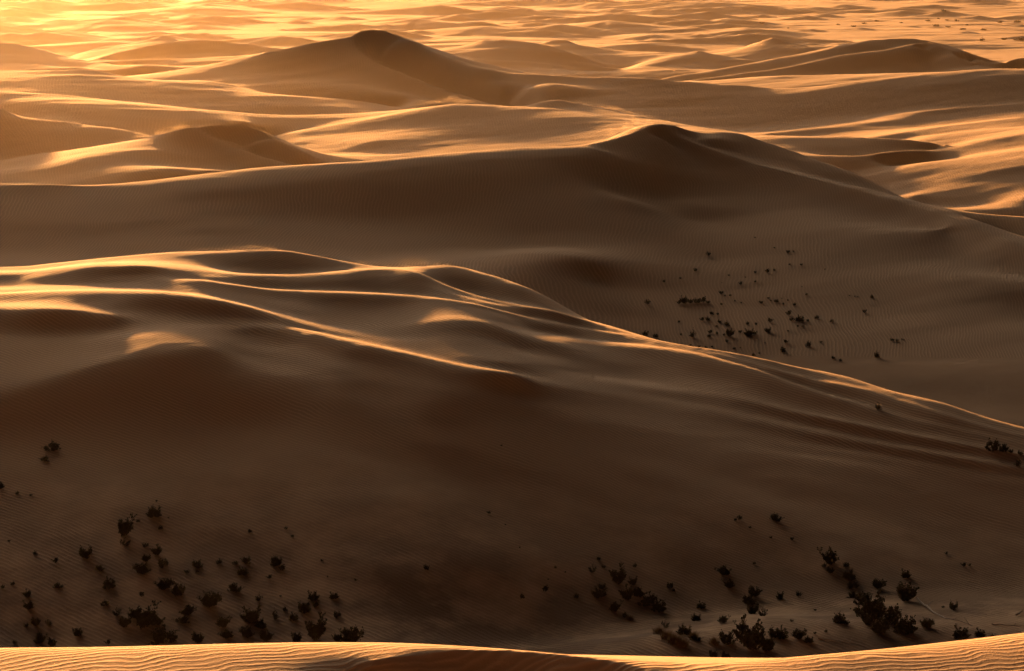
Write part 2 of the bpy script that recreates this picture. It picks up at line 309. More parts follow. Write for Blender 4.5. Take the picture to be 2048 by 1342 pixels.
# pale dune behind the peak
crest([(500, 290, 715), (545, 273, 735), (600, 260, 740), (725, 240, 748), (825, 222, 756), (875, 213, 762), (920, 208, 766), (1024, 213, 765), (1099, 217, 762), (1174, 229, 750), (1249, 241, 735), (1309, 250, 720)], back=(8, 1.2), sharp=.8)
surf([(600, 288, 712), (700, 262, 730), (850, 238, 741), (1000, 240, 738), (1150, 255, 722)], w=.8)
surf([(750, 282, 704), (900, 282, 703), (1020, 284, 700), (1130, 283, 698)], w=.7)
surf([(750, 303, 690), (900, 300, 688), (1020, 292, 690)], w=.7)
floor([(700, 640, -68), (1000, 640, -69)])
crest([(1000, 216, 789), (1054, 212, 790), (1084, 205, 792), (1119, 201.5, 793), (1144, 206, 792), (1199, 215, 788), (1249, 226, 780), (1324, 240, 765), (1374, 252, 750), (1449, 261, 738), (1524, 269.5, 725), (1590, 272, 718)], back=(8, 1.8))
# lit ridges at the right
crest([(1449, 264, 714), (1524, 271, 707), (1649, 273.5, 697), (1749, 275.5, 690), (1824, 280, 684), (1874, 287, 680), (1914, 293, 677)], back=(7, 1.2))
surf([(1500, 295, 670), (1644, 310, 655), (1750, 310, 656), (1850, 302, 664)])
crest([(1690, 283, 712), (1749, 274.5, 718), (1824, 262, 727), (1924, 247, 735), (2048, 235, 740), (2250, 222, 748), (2500, 210, 750)], back=(6, .5), sharp=.5, front=(6, .5))
crest([(1530, 268, 745), (1624, 257, 757), (1774, 240, 774), (1874, 219, 790), (2048, 206, 797), (2300, 190, 805)], back=(6, .5), sharp=.5, front=(6, .5))
surf([(1850, 272, 712), (2048, 255, 712), (2300, 245, 715)], w=.8)
crest([(1700, 318, 658), (1724, 315, 660), (1820, 304, 668), (1914, 294, 674), (2048, 267, 685), (2250, 240, 692), (2500, 225, 700)], back=(7, .6), front=(7, .4), sharp=.5)
surf([(1690, 345, 640), (1850, 325, 645), (2048, 300, 650), (2300, 290, 655)])
surf([(1720, 353, 632), (1850, 365, 616), (2048, 345, 615), (2300, 340, 612)])
surf([(1830, 390, 596), (1950, 405, 588), (2048, 395, 585), (2048, 395, 585)])
floor([(1700, 608, -69.5), (1900, 575, -70.5), (2200, 572, -71)])
floor([(1500, 635, -68.5), (1600, 622, -69)])
# far middle
crest([(820, 112, 1130), (865, 102, 1140), (925, 92, 1148), (960, 82, 1150), (980, 80, 1151), (1024, 80.5, 1150), (1064, 84, 1149), (1114, 97, 1142), (1164, 115, 1130), (1194, 131, 1118), (1224, 137, 1110)], back=(14, 4))
surf([(880, 122, 1085), (1000, 135, 1078), (1120, 140, 1080)])
crest([(1060, 92, 1210), (1089, 83, 1213), (1109, 77.5, 1215), (1129, 78, 1215), (1159, 90, 1208), (1224, 100, 1200), (1324, 105, 1195), (1400, 110, 1180)], back=(12, 3))
crest([(1230, 142, 1085), (1259, 136, 1095), (1324, 115, 1115), (1374, 106, 1120), (1394, 102, 1122), (1424, 106, 1120), (1474, 116, 1110), (1504, 121, 1100)], back=(10, 2.8))
surf([(1280, 144, 1060), (1380, 140, 1060), (1480, 142, 1050)])
crest([(1440, 108, 1170), (1500, 92, 1180), (1549, 76, 1185), (1580, 88, 1175), (1620, 98, 1165)], back=(12, 3))
crest([(1280, 166, 985), (1324, 159, 1000), (1424, 140, 1020), (1524, 122, 1035), (1624, 103, 1050), (1694, 86, 1058), (1724, 80, 1061), (1749, 78, 1062), (1824, 78, 1062), (1864, 84, 1056), (1899, 92, 1050), (1949, 112, 1035), (1984, 135, 1018), (2010, 145, 1005)], back=(12, 3.5))
crest([(1374, 162, 980), (1474, 148, 995), (1574, 135, 1006), (1674, 113, 1020), (1774, 100, 1032), (1824, 89, 1040), (1864, 86, 1046), (1894, 100, 1034), (1924, 117, 1020), (1974, 136, 1003)], back=(6, 1.4), front=(8, 1.4))
surf([(1500, 155, 965), (1650, 150, 960), (1800, 145, 962), (1920, 142, 970)])
surf([(1660, 105, 1040), (1760, 92, 1048)])
crest([(1950, 136, 1010), (2000, 126, 1030), (2048, 116, 1040), (2300, 90, 1060)], back=(10, 2.5))
# far left
crest([(-500, 88, 1045), (-200, 82, 1050), (0, 85, 1050), (30, 88, 1050), (75, 97, 1046), (125, 112, 1036), (190, 124, 1022), (240, 130, 1010)], back=(12, 3.4))
surf([(-400, 135, 980), (0, 132, 985), (150, 134, 980)])
crest([(120, 122, 1165), (140, 113, 1175), (200, 95, 1190), (260, 86, 1198), (300, 75, 1203), (325, 66, 1206), (335, 67, 1205), (360, 78, 1200), (450, 83, 1190), (530, 92, 1180)], back=(14, 4))
crest([(180, 122, 1120), (230, 106, 1140), (300, 90, 1155), (375, 81.5, 1162), (425, 80.5, 1164), (475, 85, 1160), (525, 92, 1150), (565, 96, 1140)], back=(8, 1.6), front=(10, 2))
surf([(150, 130, 1080), (300, 122, 1085), (450, 118, 1085), (550, 112, 1100)])
surf([(150, 134, 1000), (300, 138, 985), (400, 130, 1010)])
floor([(0, 1130, -69.5), (300, 1050, -69.5), (600, 1060, -69), (900, 1040, -70), (1500, 1080, -69.5)])
floor([(-300, 1260, -70), (0, 1280, -70), (500, 1290, -70), (1000, 1290, -70), (1500, 1280, -70), (2048, 1200, -70), (2048, 1280, -70), (2500, 1280, -70)])

def densify(P, step=0.0012):
    """Catmull-Rom through (azimuth, log range, height) points"""
    P = np.array(P); out = []
    n = len(P)
    for i in range(n - 1):
        p0 = P[max(i - 1, 0)]; p1 = P[i]; p2 = P[i + 1]; p3 = P[min(i + 2, n - 1)]
        L = math.hypot(p2[0] - p1[0], p2[1] - p1[1])
        if L < 1e-9: continue
        # centripetal parametrisation keeps the curve from looping
        def kn(a, b): return max(math.sqrt(math.hypot(b[0] - a[0], b[1] - a[1])), 1e-4)
        t0 = 0; t1 = t0 + kn(p0, p1); t2 = t1 + kn(p1, p2); t3 = t2 + kn(p2, p3)
        k = max(2, int(L / step) + 1)
        t = np.linspace(t1, t2, k, endpoint=False)[:, None]
        if i == 0: p0 = p1 - (p2 - p1); t0 = t1 - (t2 - t1)
        if i == n - 2: p3 = p2 + (p2 - p1); t3 = t2 + (t2 - t1)
        A1 = (t1 - t) / (t1 - t0) * p0 + (t - t0) / (t1 - t0) * p1
        A2 = (t2 - t) / (t2 - t1) * p1 + (t - t1) / (t2 - t1) * p2
        A3 = (t3 - t) / (t3 - t2) * p2 + (t - t2) / (t3 - t2) * p3
        B1 = (t2 - t) / (t2 - t0) * A1 + (t - t0) / (t2 - t0) * A2
        B2 = (t3 - t) / (t3 - t1) * A2 + (t - t1) / (t3 - t1) * A3
        out.append((t2 - t) / (t2 - t1) * B1 + (t - t1) / (t2 - t1) * B2)
    out.append(P[-1:])
    return np.concatenate(out)

A0, A1_, B0, B1 = -0.56, 0.40, math.log(21.0), math.log(1300.0)
cA, cB, cZ, cW = [], [], [], []
kA, kB, kS = [], [], []
for ln in LINES:
    P = []
    for p in ln['p']:
        if ln['z']:
            u, D, z = p
            x = (u - 1024) / F / math.cos(PITCH) * D; y = D
        else:
            x, y, z = [float(q) for q in place(*p)]
        P.append((math.atan2(x, y), math.log(math.hypot(x, y)), z))
    Q = densify(P)
    cA.append(Q[:, 0]); cB.append(Q[:, 1]); cZ.append(Q[:, 2]); cW.append(np.full(len(Q), ln['w'] * (1.0 if ln['sharp'] else .35)))
    if ln['sharp']:
        kA.append(Q[:, 0]); kB.append(Q[:, 1]); kS.append(np.full(len(Q), ln['sharp']))
        X = np.exp(Q[:, 1]) * np.sin(Q[:, 0]); Y = np.exp(Q[:, 1]) * np.cos(Q[:, 0])
        tx = np.gradient(X); ty = np.gradient(Y); tl = np.hypot(tx, ty) + 1e-9
        nx, ny = -ty / tl, tx / tl
        # the normal that points away from the camera
        sg = np.sign(nx * X + ny * Y); nx, ny = nx * sg, ny * sg
        ends = np.minimum(np.arange(len(Q)), np.arange(len(Q))[::-1])
        keep = ends > 6
        for key, s in (('back', 1), ('front', -1)):
            if ln[key]:
                w_, d_ = ln[key]
                X2, Y2 = X + s * nx * w_, Y + s * ny * w_
                cA.append(np.arctan2(X2, Y2)[keep]); cB.append(np.log(np.hypot(X2, Y2))[keep]); cZ.append((Q[:, 2] - d_)[keep])
                cW.append(np.full(int(keep.sum()), .15))
cA, cB, cZ, cW = map(np.concatenate, (cA, cB, cZ, cW))
kA, kB, kS = map(np.concatenate, (kA, kB, kS))
ok = (cA > A0 + .004) & (cA < A1_ - .004) & (cB > B0 + .001) & (cB < B1 - .001)
cA, cB, cZ, cW = cA[ok], cB[ok], cZ[ok], cW[ok]

def solve(n_a, n_b, z0, iters):
    ha = (A1_ - A0) / (n_a - 1); hb = (B1 - B0) / (n_b - 1)
    fa = (cA - A0) / ha; fb = (cB - B0) / hb
    ia = np.clip(fa.astype(int), 0, n_a - 2); ib = np.clip(fb.astype(int), 0, n_b - 2)
    fa -= ia; fb -= ib
    rr = np.exp(B0 + hb * np.arange(n_b))[:, None]
    idx = [ib * n_a + ia, ib * n_a + ia + 1, (ib + 1) * n_a + ia, (ib + 1) * n_a + ia + 1]
    wts = [(1 - fa) * (1 - fb), fa * (1 - fb), (1 - fa) * fb, fa * fb]
    rc = np.exp(cB)
    lam = cW / rc ** 2 * 60.0 * (hb / 0.002)
    N = n_a * n_b
    # crease mask
    cr = np.zeros((n_b, n_a))
    ja = np.round((kA - A0) / ha).astype(int); jb = np.round((kB - B0) / hb).astype(int)
    m = (ja >= 0) & (ja < n_a) & (jb >= 0) & (jb < n_b)
    np.maximum.at(cr, (jb[m], ja[m]), kS[m])
    wcr = (1 - 0.97 * cr)
    # aspect
    sa = 1.0; sb = (ha / hb)
    bend = (1.0 / rr ** 2) * wcr
    bend_c = bend[1:-1, 1:-1]
    scale = (0.002 / ha) ** 4 * (ha * hb / 4e-6)
    tens = 0.02 * (0.002 / ha) ** 2 * (ha * hb / 4e-6) / rr ** 2
    def Aop(z):
        z = z.reshape(n_b, n_a)
        out = np.zeros_like(z)
        la = z[1:-1, 2:] - 2 * z[1:-1, 1:-1] + z[1:-1, :-2]
        lb = (z[2:, 1:-1] - 2 * z[1:-1, 1:-1] + z[:-2, 1:-1]) * sb ** 2
        L = (la + lb) * bend_c * scale
        out[1:-1, 2:] += L; out[1:-1, :-2] += L; out[1:-1, 1:-1] -= 2 * L * (1 + sb ** 2)
        out[2:, 1:-1] += L * sb ** 2; out[:-2, 1:-1] += L * sb ** 2
        da = np.diff(z, axis=1) * tens
        out[:, 1:] += da; out[:, :-1] -= da
        db = np.diff(z, axis=0) * tens[:-1] * sb ** 2
        out[1:] += db; out[:-1] -= db
        zf = z.ravel()
        s = sum(w * zf[i] for i, w in zip(idx, wts)) * lam
        o = out.ravel()
        for i, w in zip(idx, wts):
            o += np.bincount(i, weights=w * s, minlength=N)
        return o
    b = np.zeros(N)
    for i, w in zip(idx, wts):
        b += np.bincount(i, weights=w * lam * cZ, minlength=N)
    # Jacobi preconditioner
    dg = np.zeros((n_b, n_a))
    q = bend_c * scale
    dg[1:-1, 1:-1] += q * 4 * (1 + sb ** 2) ** 2
    dg[1:-1, 2:] += q; dg[1:-1, :-2] += q; dg[2:, 1:-1] += q * sb ** 4; dg[:-2, 1:-1] += q * sb ** 4
    dg += 2 * tens * (1 + sb ** 2)
    dg = dg.ravel()
    for i, w in zip(idx, wts):
        dg += np.bincount(i, weights=w * w * lam, minlength=N)
    Mi = 1 / dg
    x = z0.ravel().copy()
    r = b - Aop(x); zz = Mi * r; p = zz.copy(); rz = r @ zz
    for it in range(iters):
        Ap = Aop(p); al = rz / (p @ Ap)
        x += al * p; r -= al * Ap
        zz = Mi * r; rz2 = r @ zz
        p = zz + rz2 / rz * p; rz = rz2
    return x.reshape(n_b, n_a)

def resize(z, n_b, n_a):
    """separable Catmull-Rom resampling"""
    for ax, n in ((0, n_b), (1, n_a)):
        m = z.shape[ax]
        t = np.linspace(0, m - 1, n); i = np.clip(t.astype(int), 0, m - 2); f = t - i
        g = [np.take(z, np.clip(i + k, 0, m - 1), axis=ax) for k in (-1, 0, 1, 2)]
        f = f[:, None] if ax == 0 else f[None, :]
        z = 0.5 * (2 * g[1] + (g[2] - g[0]) * f + (2 * g[0] - 5 * g[1] + 4 * g[2] - g[3]) * f ** 2 + (3 * g[1] - g[0] - 3 * g[2] + g[3]) * f ** 3)
    return z

zg = np.full((66, 31), -65.0)
zg[:] = np.interp(np.linspace(B0, B1, 66), [B0, math.log(30), math.log(60), math.log(120), math.log(200), B1], [-7.5, -9, -26, -51, -70, -70])[:, None]
na, nb = 31, 66
LEV = (300, 260, 220, 180, 120, 45)
for lev, its in enumerate(LEV):
    zg = solve(na, nb, zg, its)
    if lev < len(LEV) - 1:
        na, nb = na * 2 - 1, nb * 2 - 1
        zg = resize(zg, nb, na)
print('solved', zg.shape, round(time.time() - T0, 1), 's', zg.min(), zg.max())
GZ = zg

def gridz(a, b):
    fa = (a - A0) / (A1_ - A0) * (na - 1); fb = (b - B0) / (B1 - B0) * (nb - 1)
    fa = np.clip(fa, 0, na - 1.001); fb = np.clip(fb, 0, nb - 1.001)
    i = fa.astype(int); j = fb.astype(int); f = fa - i; g = fb - j
    return (GZ[j, i] * (1 - f) + GZ[j, i + 1] * f) * (1 - g) + (GZ[j + 1, i] * (1 - f) + GZ[j + 1, i + 1] * f) * g

# ------------------------------------------------------------------ procedural dune sea beyond and beside the solved part
def make_far_dunes():
    L = []
    r = random.Random(5)
    for k in range(1500):
        D = 1120 * math.exp(r.random() ** 0.9 * math.log(4.6))
        a = r.uniform(-.62, .5)
        h = r.uniform(1.2, 7.0) * (.75 + .25 * (D / 1500))
        if a > .1 and D < 2300: h *= .6
        h *= .8
        L.append((D * math.sin(a), D * math.cos(a), h, r.uniform(-.35, .35), r.uniform(.8, 2.2), r.uniform(.5, 1.2)))
    return L
FAR = make_far_dunes()

def far_height(X, Y, Z):
    """adds peaked dunes: every one has a long windward arm, a short one and a lee horn towards the viewer"""
    A = np.arctan2(X, Y); Rr = np.hypot(X, Y)
    for (px, py, h, rot, ls, sl) in FAR:
        L1 = h * 11 * ls
        d = math.hypot(px, py); a = math.atan2(px, py); da = L1 * 1.3 / d
        i0 = np.searchsorted(AZ, a - da); i1 = np.searchsorted(AZ, a + da)
        j0 = np.searchsorted(RG, d - L1 * .9); j1 = np.searchsorted(RG, d + L1 * .9)
        if i1 - i0 < 2 or j1 - j0 < 2: continue
        x = X[j0:j1, i0:i1] - px; y = Y[j0:j1, i0:i1] - py
        best = np.full(x.shape, -1e9)
        for (ang, ln_, cx) in ((math.pi * 1.02 + rot, L1, .12), (-.30 + rot, L1 * .7, -.15), (-.95 + rot * .6, L1 * .5, .1)):
            c, s = math.cos(ang), math.sin(ang)
            t = x * c + y * s; n = -x * s + y * c
            tt = np.clip(t / ln_, 0, 1)
            n = n - cx * ln_ * tt * tt
            zc = h * (1 - tt) ** 1.4
            dist = np.hypot(n, np.minimum(t, 0) + np.maximum(t - ln_, 0))
            best = np.maximum(best, zc -   .20 * sl * dist ** .96)
        best = np.maximum(best, 0)
        Zs = Z[j0:j1, i0:i1]
        k = 1.2
        base = -70.0
        add = best
        Z[j0:j1, i0:i1] = np.maximum(Zs, 0) + np.where(add > Zs, add - np.maximum(Zs, 0), 0)
    return Z

# azimuth columns: dense in view, coarse around the back
az_in = np.arange(-.235, .235, .0009)
def grow(start, sign, end):
    v = []; s = .0009; x = start
    while abs(x) < abs(end):
        s = min(s * 1.035, .05 if abs(x) > .7 else .006); x += sign * s; v.append(x)
    v[-1] = end
    return v
AZ = np.array(sorted(grow(-.235, -1, -math.pi)[::1] + list(az_in) + grow(az_in[-1], 1, math.pi)))
lr = list(np.arange(math.log(3.0), math.log(21), .02)) + list(np.arange(math.log(21), math.log(30), .0016)) + list(np.arange(math.log(30), math.log(215), .012)) + \
     list(np.arange(math.log(215), math.log(395), .0015)) + list(np.arange(math.log(395), math.log(1300), .0023)) + list(np.arange(math.log(1300), math.log(3600), .0028)) + list(np.arange(math.log(3600), math.log(14000), .03))
RG = np.exp(np.array(lr))
AA, BB = np.meshgrid(AZ, np.log(RG))
RR = np.exp(BB)
X = RR * np.sin(AA); Y = RR * np.cos(AA)
# regional plain
zp = -70 + 1.2 * fbm(X / 260, Y / 260, 3)
# hill the photographer stands on, and unseen ground behind the camera, shaped to bounce no sunlight
near = np.interp(RR, [0, 3, 6, 10, 17, 21, 27, 45, 60, 120, 180, 215, 300], [-1.7, -1.75, -2.4, -4.3, -7.3, -7.6, -8.2, -18, -26, -51, -68.5, -72, -70])
back = sstep(.9, 2.0, np.abs(AA))
hill = near * (1 - back) + back * (-1.7 - 68.3 * sstep(6, 260, RR))
wn_ = 1 - sstep(220, 320, RR)
Z = np.where(RR < 320, hill * wn_ + zp * (1 - wn_), zp)
Z = Z * (1 - back) + np.where(RR < 1000, hill, zp) * back
farm = np.zeros_like(Z)
far_height(X, Y, farm)
side_w = sstep(.42, .56, np.abs(AA + .08)) * sstep(300, 700, RR)
Z = Z + farm * np.maximum(sstep(1180, 1300, RR), side_w)
inside = (AA > A0) & (AA < A1_) & (RR > 21) & (RR < 1300)
wi = sstep(A0, A0 + .12, AA) * (1 - sstep(A1_ - .10, A1_, AA)) * sstep(21, 22.4, RR) * (1 - sstep(1200, 1299, RR))
gz = gridz(AA, BB)
Z = np.where(inside, gz * wi + Z * (1 - wi), Z)
# gentle irregularities of the sand surface
amp = np.interp(RR, [20, 30, 200, 290, 600, 1300], [0.0, 0.0, .08, .0, .25, .6])
u_ = X * .94 + Y * .34; v_ = -X * .34 + Y * .94
Z = Z + .035 * sstep(215, 240, RR) * (1 - sstep(390, 420, RR)) * fbm(u_ / 14, v_ / 4.5, 3, .5)
Z = Z + .02 * sstep(215, 240, RR) * (1 - sstep(390, 420, RR)) * fbm(u_ / 3.6, v_ / 1.5, 3, .6)
ud = X * .64 + Y * .77; vd = -X * .77 + Y * .64
Z = Z + .7 * sstep(216, 235, RR) * (1 - sstep(268, 300, RR)) * fbm(ud / 16, vd / 45, 3, .45)
Z = Z + .16 * sstep(400, 430, RR) * (1 - sstep(1300, 1400, RR)) * fbm(u_ / 30, v_ / 9, 4, .55)
Z = Z + amp * fbm(u_ / 34, v_ / 13, 4, .45)
Z = Z + np.interp(RR, [0, 500, 620, 1200, 3600], [0, 0, .3, .4, .7]) * fbm(u_ / 80 + 9, v_ / 12 + 3, 3, .5) * (1 - sstep(6000, 9000, RR))

def height_at(x, y):
    """height of the finished sheet at plan points (bilinear on the mesh)"""
    a = np.arctan2(x, y); b = np.log(np.hypot(x, y))
    LB = np.log(RG)
    i = np.clip(np.searchsorted(AZ, a) - 1, 0, len(AZ) - 2); j = np.clip(np.searchsorted(LB, b) - 1, 0, len(LB) - 2)
    f = (a - AZ[i]) / (AZ[i + 1] - AZ[i]); g = (b - LB[j]) / (LB[j + 1] - LB[j])
    return (Z[j, i] * (1 - f) + Z[j, i + 1] * f) * (1 - g) + (Z[j + 1, i] * (1 - f) + Z[j + 1, i + 1] * f) * g

# ------------------------------------------------------------------ ripples
def phases():
    """ripple phase in metres across the ripple crests"""
    w1 = fbm(X / 60, Y / 60, 3) ; w2 = fbm(X / 9 + 4, Y / 9, 3)
    ang = R(47)
    nearw = 1 - sstep(395, 430, RR)
    pa = X * math.cos(ang) + Y * math.sin(ang)            # middle dune: ripples run down to the right
    ang2 = R(-15)
    pb = X * math.cos(ang2) + Y * math.sin(ang2)
    P = pa * nearw + pb * (1 - nearw)
    P = P + 5.0 * w1 + .30 * w2 + Z * .8
    close = 1 - sstep(30, 60, RR)
    pc = -X * .35 + Y * .95 + .22 * fbm(X / 1.6, Y / 1.6, 3) + .10 * fbm(X / .45 + 7, Y / .45, 2)
    return P * (1 - close) + pc * close
PH = phases()
WL = np.where(RR < 60, .12, np.interp(RR, [60, 220, 330, 420, 560, 900], [.3, .57, .62, .63, .67, .95]))

nB, nA = Z.shape
verts = np.empty((nB * nA, 3), np.float32)
verts[:, 0] = X.ravel(); verts[:, 1] = Y.ravel(); verts[:, 2] = Z.ravel()

def sheet(name, j0, j1, mat, label=None):
    n = (j1 - j0)
    vv = verts[j0 * nA:j1 * nA]
    i = np.arange(nA - 1); j = np.arange(n - 1)
    I, J = np.meshgrid(i, j)
    a = (J * nA + I).ravel()
    q = np.stack([a, a + nA, a + nA + 1, a + 1], 1)
    me = bpy.data.meshes.new(name)
    me.vertices.add(len(vv)); me.vertices.foreach_set('co', vv.ravel())
    me.loops.add(q.size); me.loops.foreach_set('vertex_index', q.ravel().astype(np.int32))
    me.polygons.add(len(q)); me.polygons.foreach_set('loop_start', np.arange(0, q.size, 4, dtype=np.int32))
    me.update(calc_edges=True)
    me.polygons.foreach_set('use_smooth', np.ones(len(q), bool))
    at = me.attributes.new('ripple', 'FLOAT', 'POINT'); at.data.foreach_set('value', PH[j0:j1].ravel().astype(np.float32))
    at = me.attributes.new('spacing', 'FLOAT', 'POINT'); at.data.foreach_set('value', WL[j0:j1].ravel().astype(np.float32))
    me.materials.append(mat)
    o = bpy.data.objects.new(name, me); col.objects.link(o)
    o['kind'] = 'structure'
    return o

# ------------------------------------------------------------------ materials
class NT:
    def __init__(s, name):
        s.m = bpy.data.materials.new(name); s.m.use_nodes = True; s.t = s.m.node_tree; s.t.nodes.clear()
    def n(s, kind, **kw):
        x = s.t.nodes.new('ShaderNode' + kind)
        for k, v in kw.items():
            if k.startswith('i_'):
                key = k[2:]; key = int(key) if key.isdigit() else key.replace('_', ' ')
                if isinstance(v, bpy.types.NodeSocket): s.t.links.new(v, x.inputs[key])
                else: x.inputs[key].default_value = v
            else: setattr(x, k, v)
        return x
    def math(s, op, a, b=0.0, c=None):
        x = s.n('Math', operation=op)
        for i, v in enumerate((a, b) if c is None else (a, b, c)):
            if isinstance(v, bpy.types.NodeSocket): s.t.links.new(v, x.inputs[i])
            else: x.inputs[i].default_value = v
        return x.outputs[0]

def sand_material():
    t = NT('sand')
    out = t.n('OutputMaterial')
    ph = t.n('Attribute', attribute_name='ripple').outputs['Fac']
    wl = t.n('Attribute', attribute_name='spacing').outputs['Fac']
    geo = t.n('NewGeometry')
    P = geo.outputs['Position']
    sc = t.n('VectorMath', operation='SCALE'); t.t.links.new(P, sc.inputs[0])
    inv = t.math('DIVIDE', 1.0, wl); t.t.links.new(inv, sc.inputs['Scale'])
    # wobble breaks the ripples into forks
    nz = t.n('TexNoise', i_Vector=sc.outputs[0], i_Scale=.12, i_Detail=3.0, i_Roughness=.55)
    wob = t.math('MULTIPLY', t.math('SUBTRACT', nz.outputs[0], .5), 2.0)
    x = t.math('ADD', t.math('DIVIDE', ph, wl), wob)
    s1 = t.math('SINE', t.math('MULTIPLY', x, 6.2832))
    # asymmetric ripple profile
    s2 = t.math('SINE', t.math('ADD', t.math('MULTIPLY', x, 12.566), 1.2))
    rip = t.math('ADD', s1, t.math('MULTIPLY', s2, .28))
    pat = t.n('TexNoise', i_Vector=sc.outputs[0], i_Scale=.07, i_Detail=2.0)
    patch = t.n('MapRange', i_0=pat.outputs[0], i_1=.32, i_2=.68, i_3=.6, i_4=1.15)
    far = t.n('MapRange', i_0=t.n('SeparateXYZ', i_0=P).outputs[1], i_1=400.0, i_2=640.0, i_3=.8, i_4=.22)
    rip = t.math('MULTIPLY', t.math('MULTIPLY', rip, patch.outputs[0]), far.outputs[0])
    grain = t.n('TexNoise', i_Vector=sc.outputs[0], i_Scale=3.2, i_Detail=3.0, i_Roughness=.7)
    hgt = t.math('ADD', rip, t.math('MULTIPLY', t.math('SUBTRACT', grain.outputs[0], .5), 2.6))
    near_f = t.n('MapRange', i_0=wl, i_1=.59, i_2=.62, i_3=.066, i_4=.026)
    foot = t.n('MapRange', i_0=wl, i_1=.13, i_2=.4, i_3=.42, i_4=1.0)
    hgt = t.math('MULTIPLY', t.math('MULTIPLY', hgt, foot.outputs[0]), t.math('MULTIPLY', wl, near_f.outputs[0]))
    bump = t.n('Bump', i_Strength=1.0, i_Distance=1.0, i_Height=hgt)
    big = t.n('TexNoise', i_Vector=P, i_Scale=.02, i_Detail=5.0, i_Roughness=.55)
    ramp = t.n('ValToRGB', i_0=big.outputs[0])
    e = ramp.color_ramp.elements
    e[0].position = .3; e[0].color = (.40, .285, .19, 1)
    e[1].position = .7; e[1].color = (.44, .315, .215, 1)
    # scrub hollow darkened in patches: its deep shade put into the soil colour
    # ripple shading put into the colour: crests darker, as coarse grains would be
    rip_shade = t.math('ADD', 1.0, t.math('MULTIPLY', rip, -.20))
    gm = t.n('VectorMath', operation='SCALE'); t.t.links.new(ramp.outputs[0], gm.inputs[0]); t.t.links.new(rip_shade, gm.inputs['Scale'])
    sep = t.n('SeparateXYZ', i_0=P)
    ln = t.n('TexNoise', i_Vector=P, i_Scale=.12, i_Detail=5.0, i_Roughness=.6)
    shade_mask = t.math('MULTIPLY', t.n('MapRange', i_0=ln.outputs[0], i_1=.34, i_2=.58).outputs[0], t.n('MapRange', i_0=sep.outputs[1], i_1=280.0, i_2=238.0).outputs[0])
    shade_mask = t.math('MULTIPLY', shade_mask, t.n('MapRange', i_0=sep.outputs[1], i_1=150.0, i_2=200.0).outputs[0])
    mc = t.n('Mix', data_type='RGBA'); t.t.links.new(t.math('MULTIPLY', shade_mask, .9), mc.inputs[0]); t.t.links.new(gm.outputs[0], mc.inputs[6]); mc.inputs[7].default_value = (.14, .092, .062, 1)
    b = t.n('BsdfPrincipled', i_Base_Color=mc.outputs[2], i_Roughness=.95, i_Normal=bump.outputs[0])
    b.inputs['Specular IOR Level'].default_value = .1
    t.t.links.new(b.outputs[0], out.inputs['Surface'])
    return t.m
SAND = sand_material()

def row(r): return int(np.searchsorted(RG, r))
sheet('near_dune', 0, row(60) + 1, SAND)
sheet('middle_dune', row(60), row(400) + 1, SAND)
sheet('big_dune', row(400), row(620) + 1, SAND)
sheet('back_dunes', row(620), row(1300) + 1, SAND)
sheet('dune_sea', row(1300), nB, SAND)
print('sheets', verts.shape, round(time.time() - T0, 1), 's')

def outward(bm):
    if bm.calc_volume(signed=True) < 0: bmesh.ops.reverse_faces(bm, faces=bm.faces)
#SCRUB-BEGIN
# ------------------------------------------------------------------ scrub
def plant_mat(name, c1, c2, rough=.8):
    t = NT(name)
    out = t.n('OutputMaterial')
    oi = t.n('ObjectInfo'); geo = t.n('NewGeometry')
    nz = t.n('TexNoise', i_Vector=geo.outputs['Position'], i_Scale=2.2, i_Detail=2.0)
    f = t.math('ADD', t.math('MULTIPLY', nz.outputs[0], .7), t.math('MULTIPLY', oi.outputs['Random'], .35))
    mx = t.n('Mix', data_type='RGBA'); t.t.links.new(f, mx.inputs[0])
    mx.inputs[6].default_value = (*c1, 1); mx.inputs[7].default_value = (*c2, 1)
    b = t.n('BsdfPrincipled', i_Roughness=rough); t.t.links.new(mx.outputs[2], b.inputs['Base Color'])
    b.inputs['Specular IOR Level'].default_value = .15
    t.t.links.new(b.outputs[0], out.inputs['Surface'])
    return t.m
LEAF = plant_mat('shrub_leaf', (.016, .016, .010), (.075, .066, .036))
STEM = plant_mat('shrub_stem', (.05, .035, .022), (.09, .065, .045))
STRAW = plant_mat('dry_grass', (.16, .10, .045), (.26, .17, .08))
WOOD = plant_mat('bleached_wood', (.30, .25, .21), (.42, .36, .31))

def tube(V, Fc, pts, r0, r1, n=4):
    base = len(V); m = len(pts)
    for k, p in enumerate(pts):
        d = (pts[min(k + 1, m - 1)] - pts[max(k - 1, 0)]).normalized()
        a = d.cross(Vector((0.3, 0.9, 0.2))).normalized(); b = d.cross(a)
        r = r0 + (r1 - r0) * k / (m - 1)
        for i in range(n):
            t = 2 * math.pi * i / n
            V.append(p + a * (r * math.cos(t)) + b * (r * math.sin(t)))
    for k in range(m - 1):
        for i in range(n):
            Fc.append((base + k * n + i, base + k * n + (i + 1) % n, base + (k + 1) * n + (i + 1) % n, base + (k + 1) * n + i))
    Fc.append(tuple(base + (m - 1) * n + i for i in range(n)))

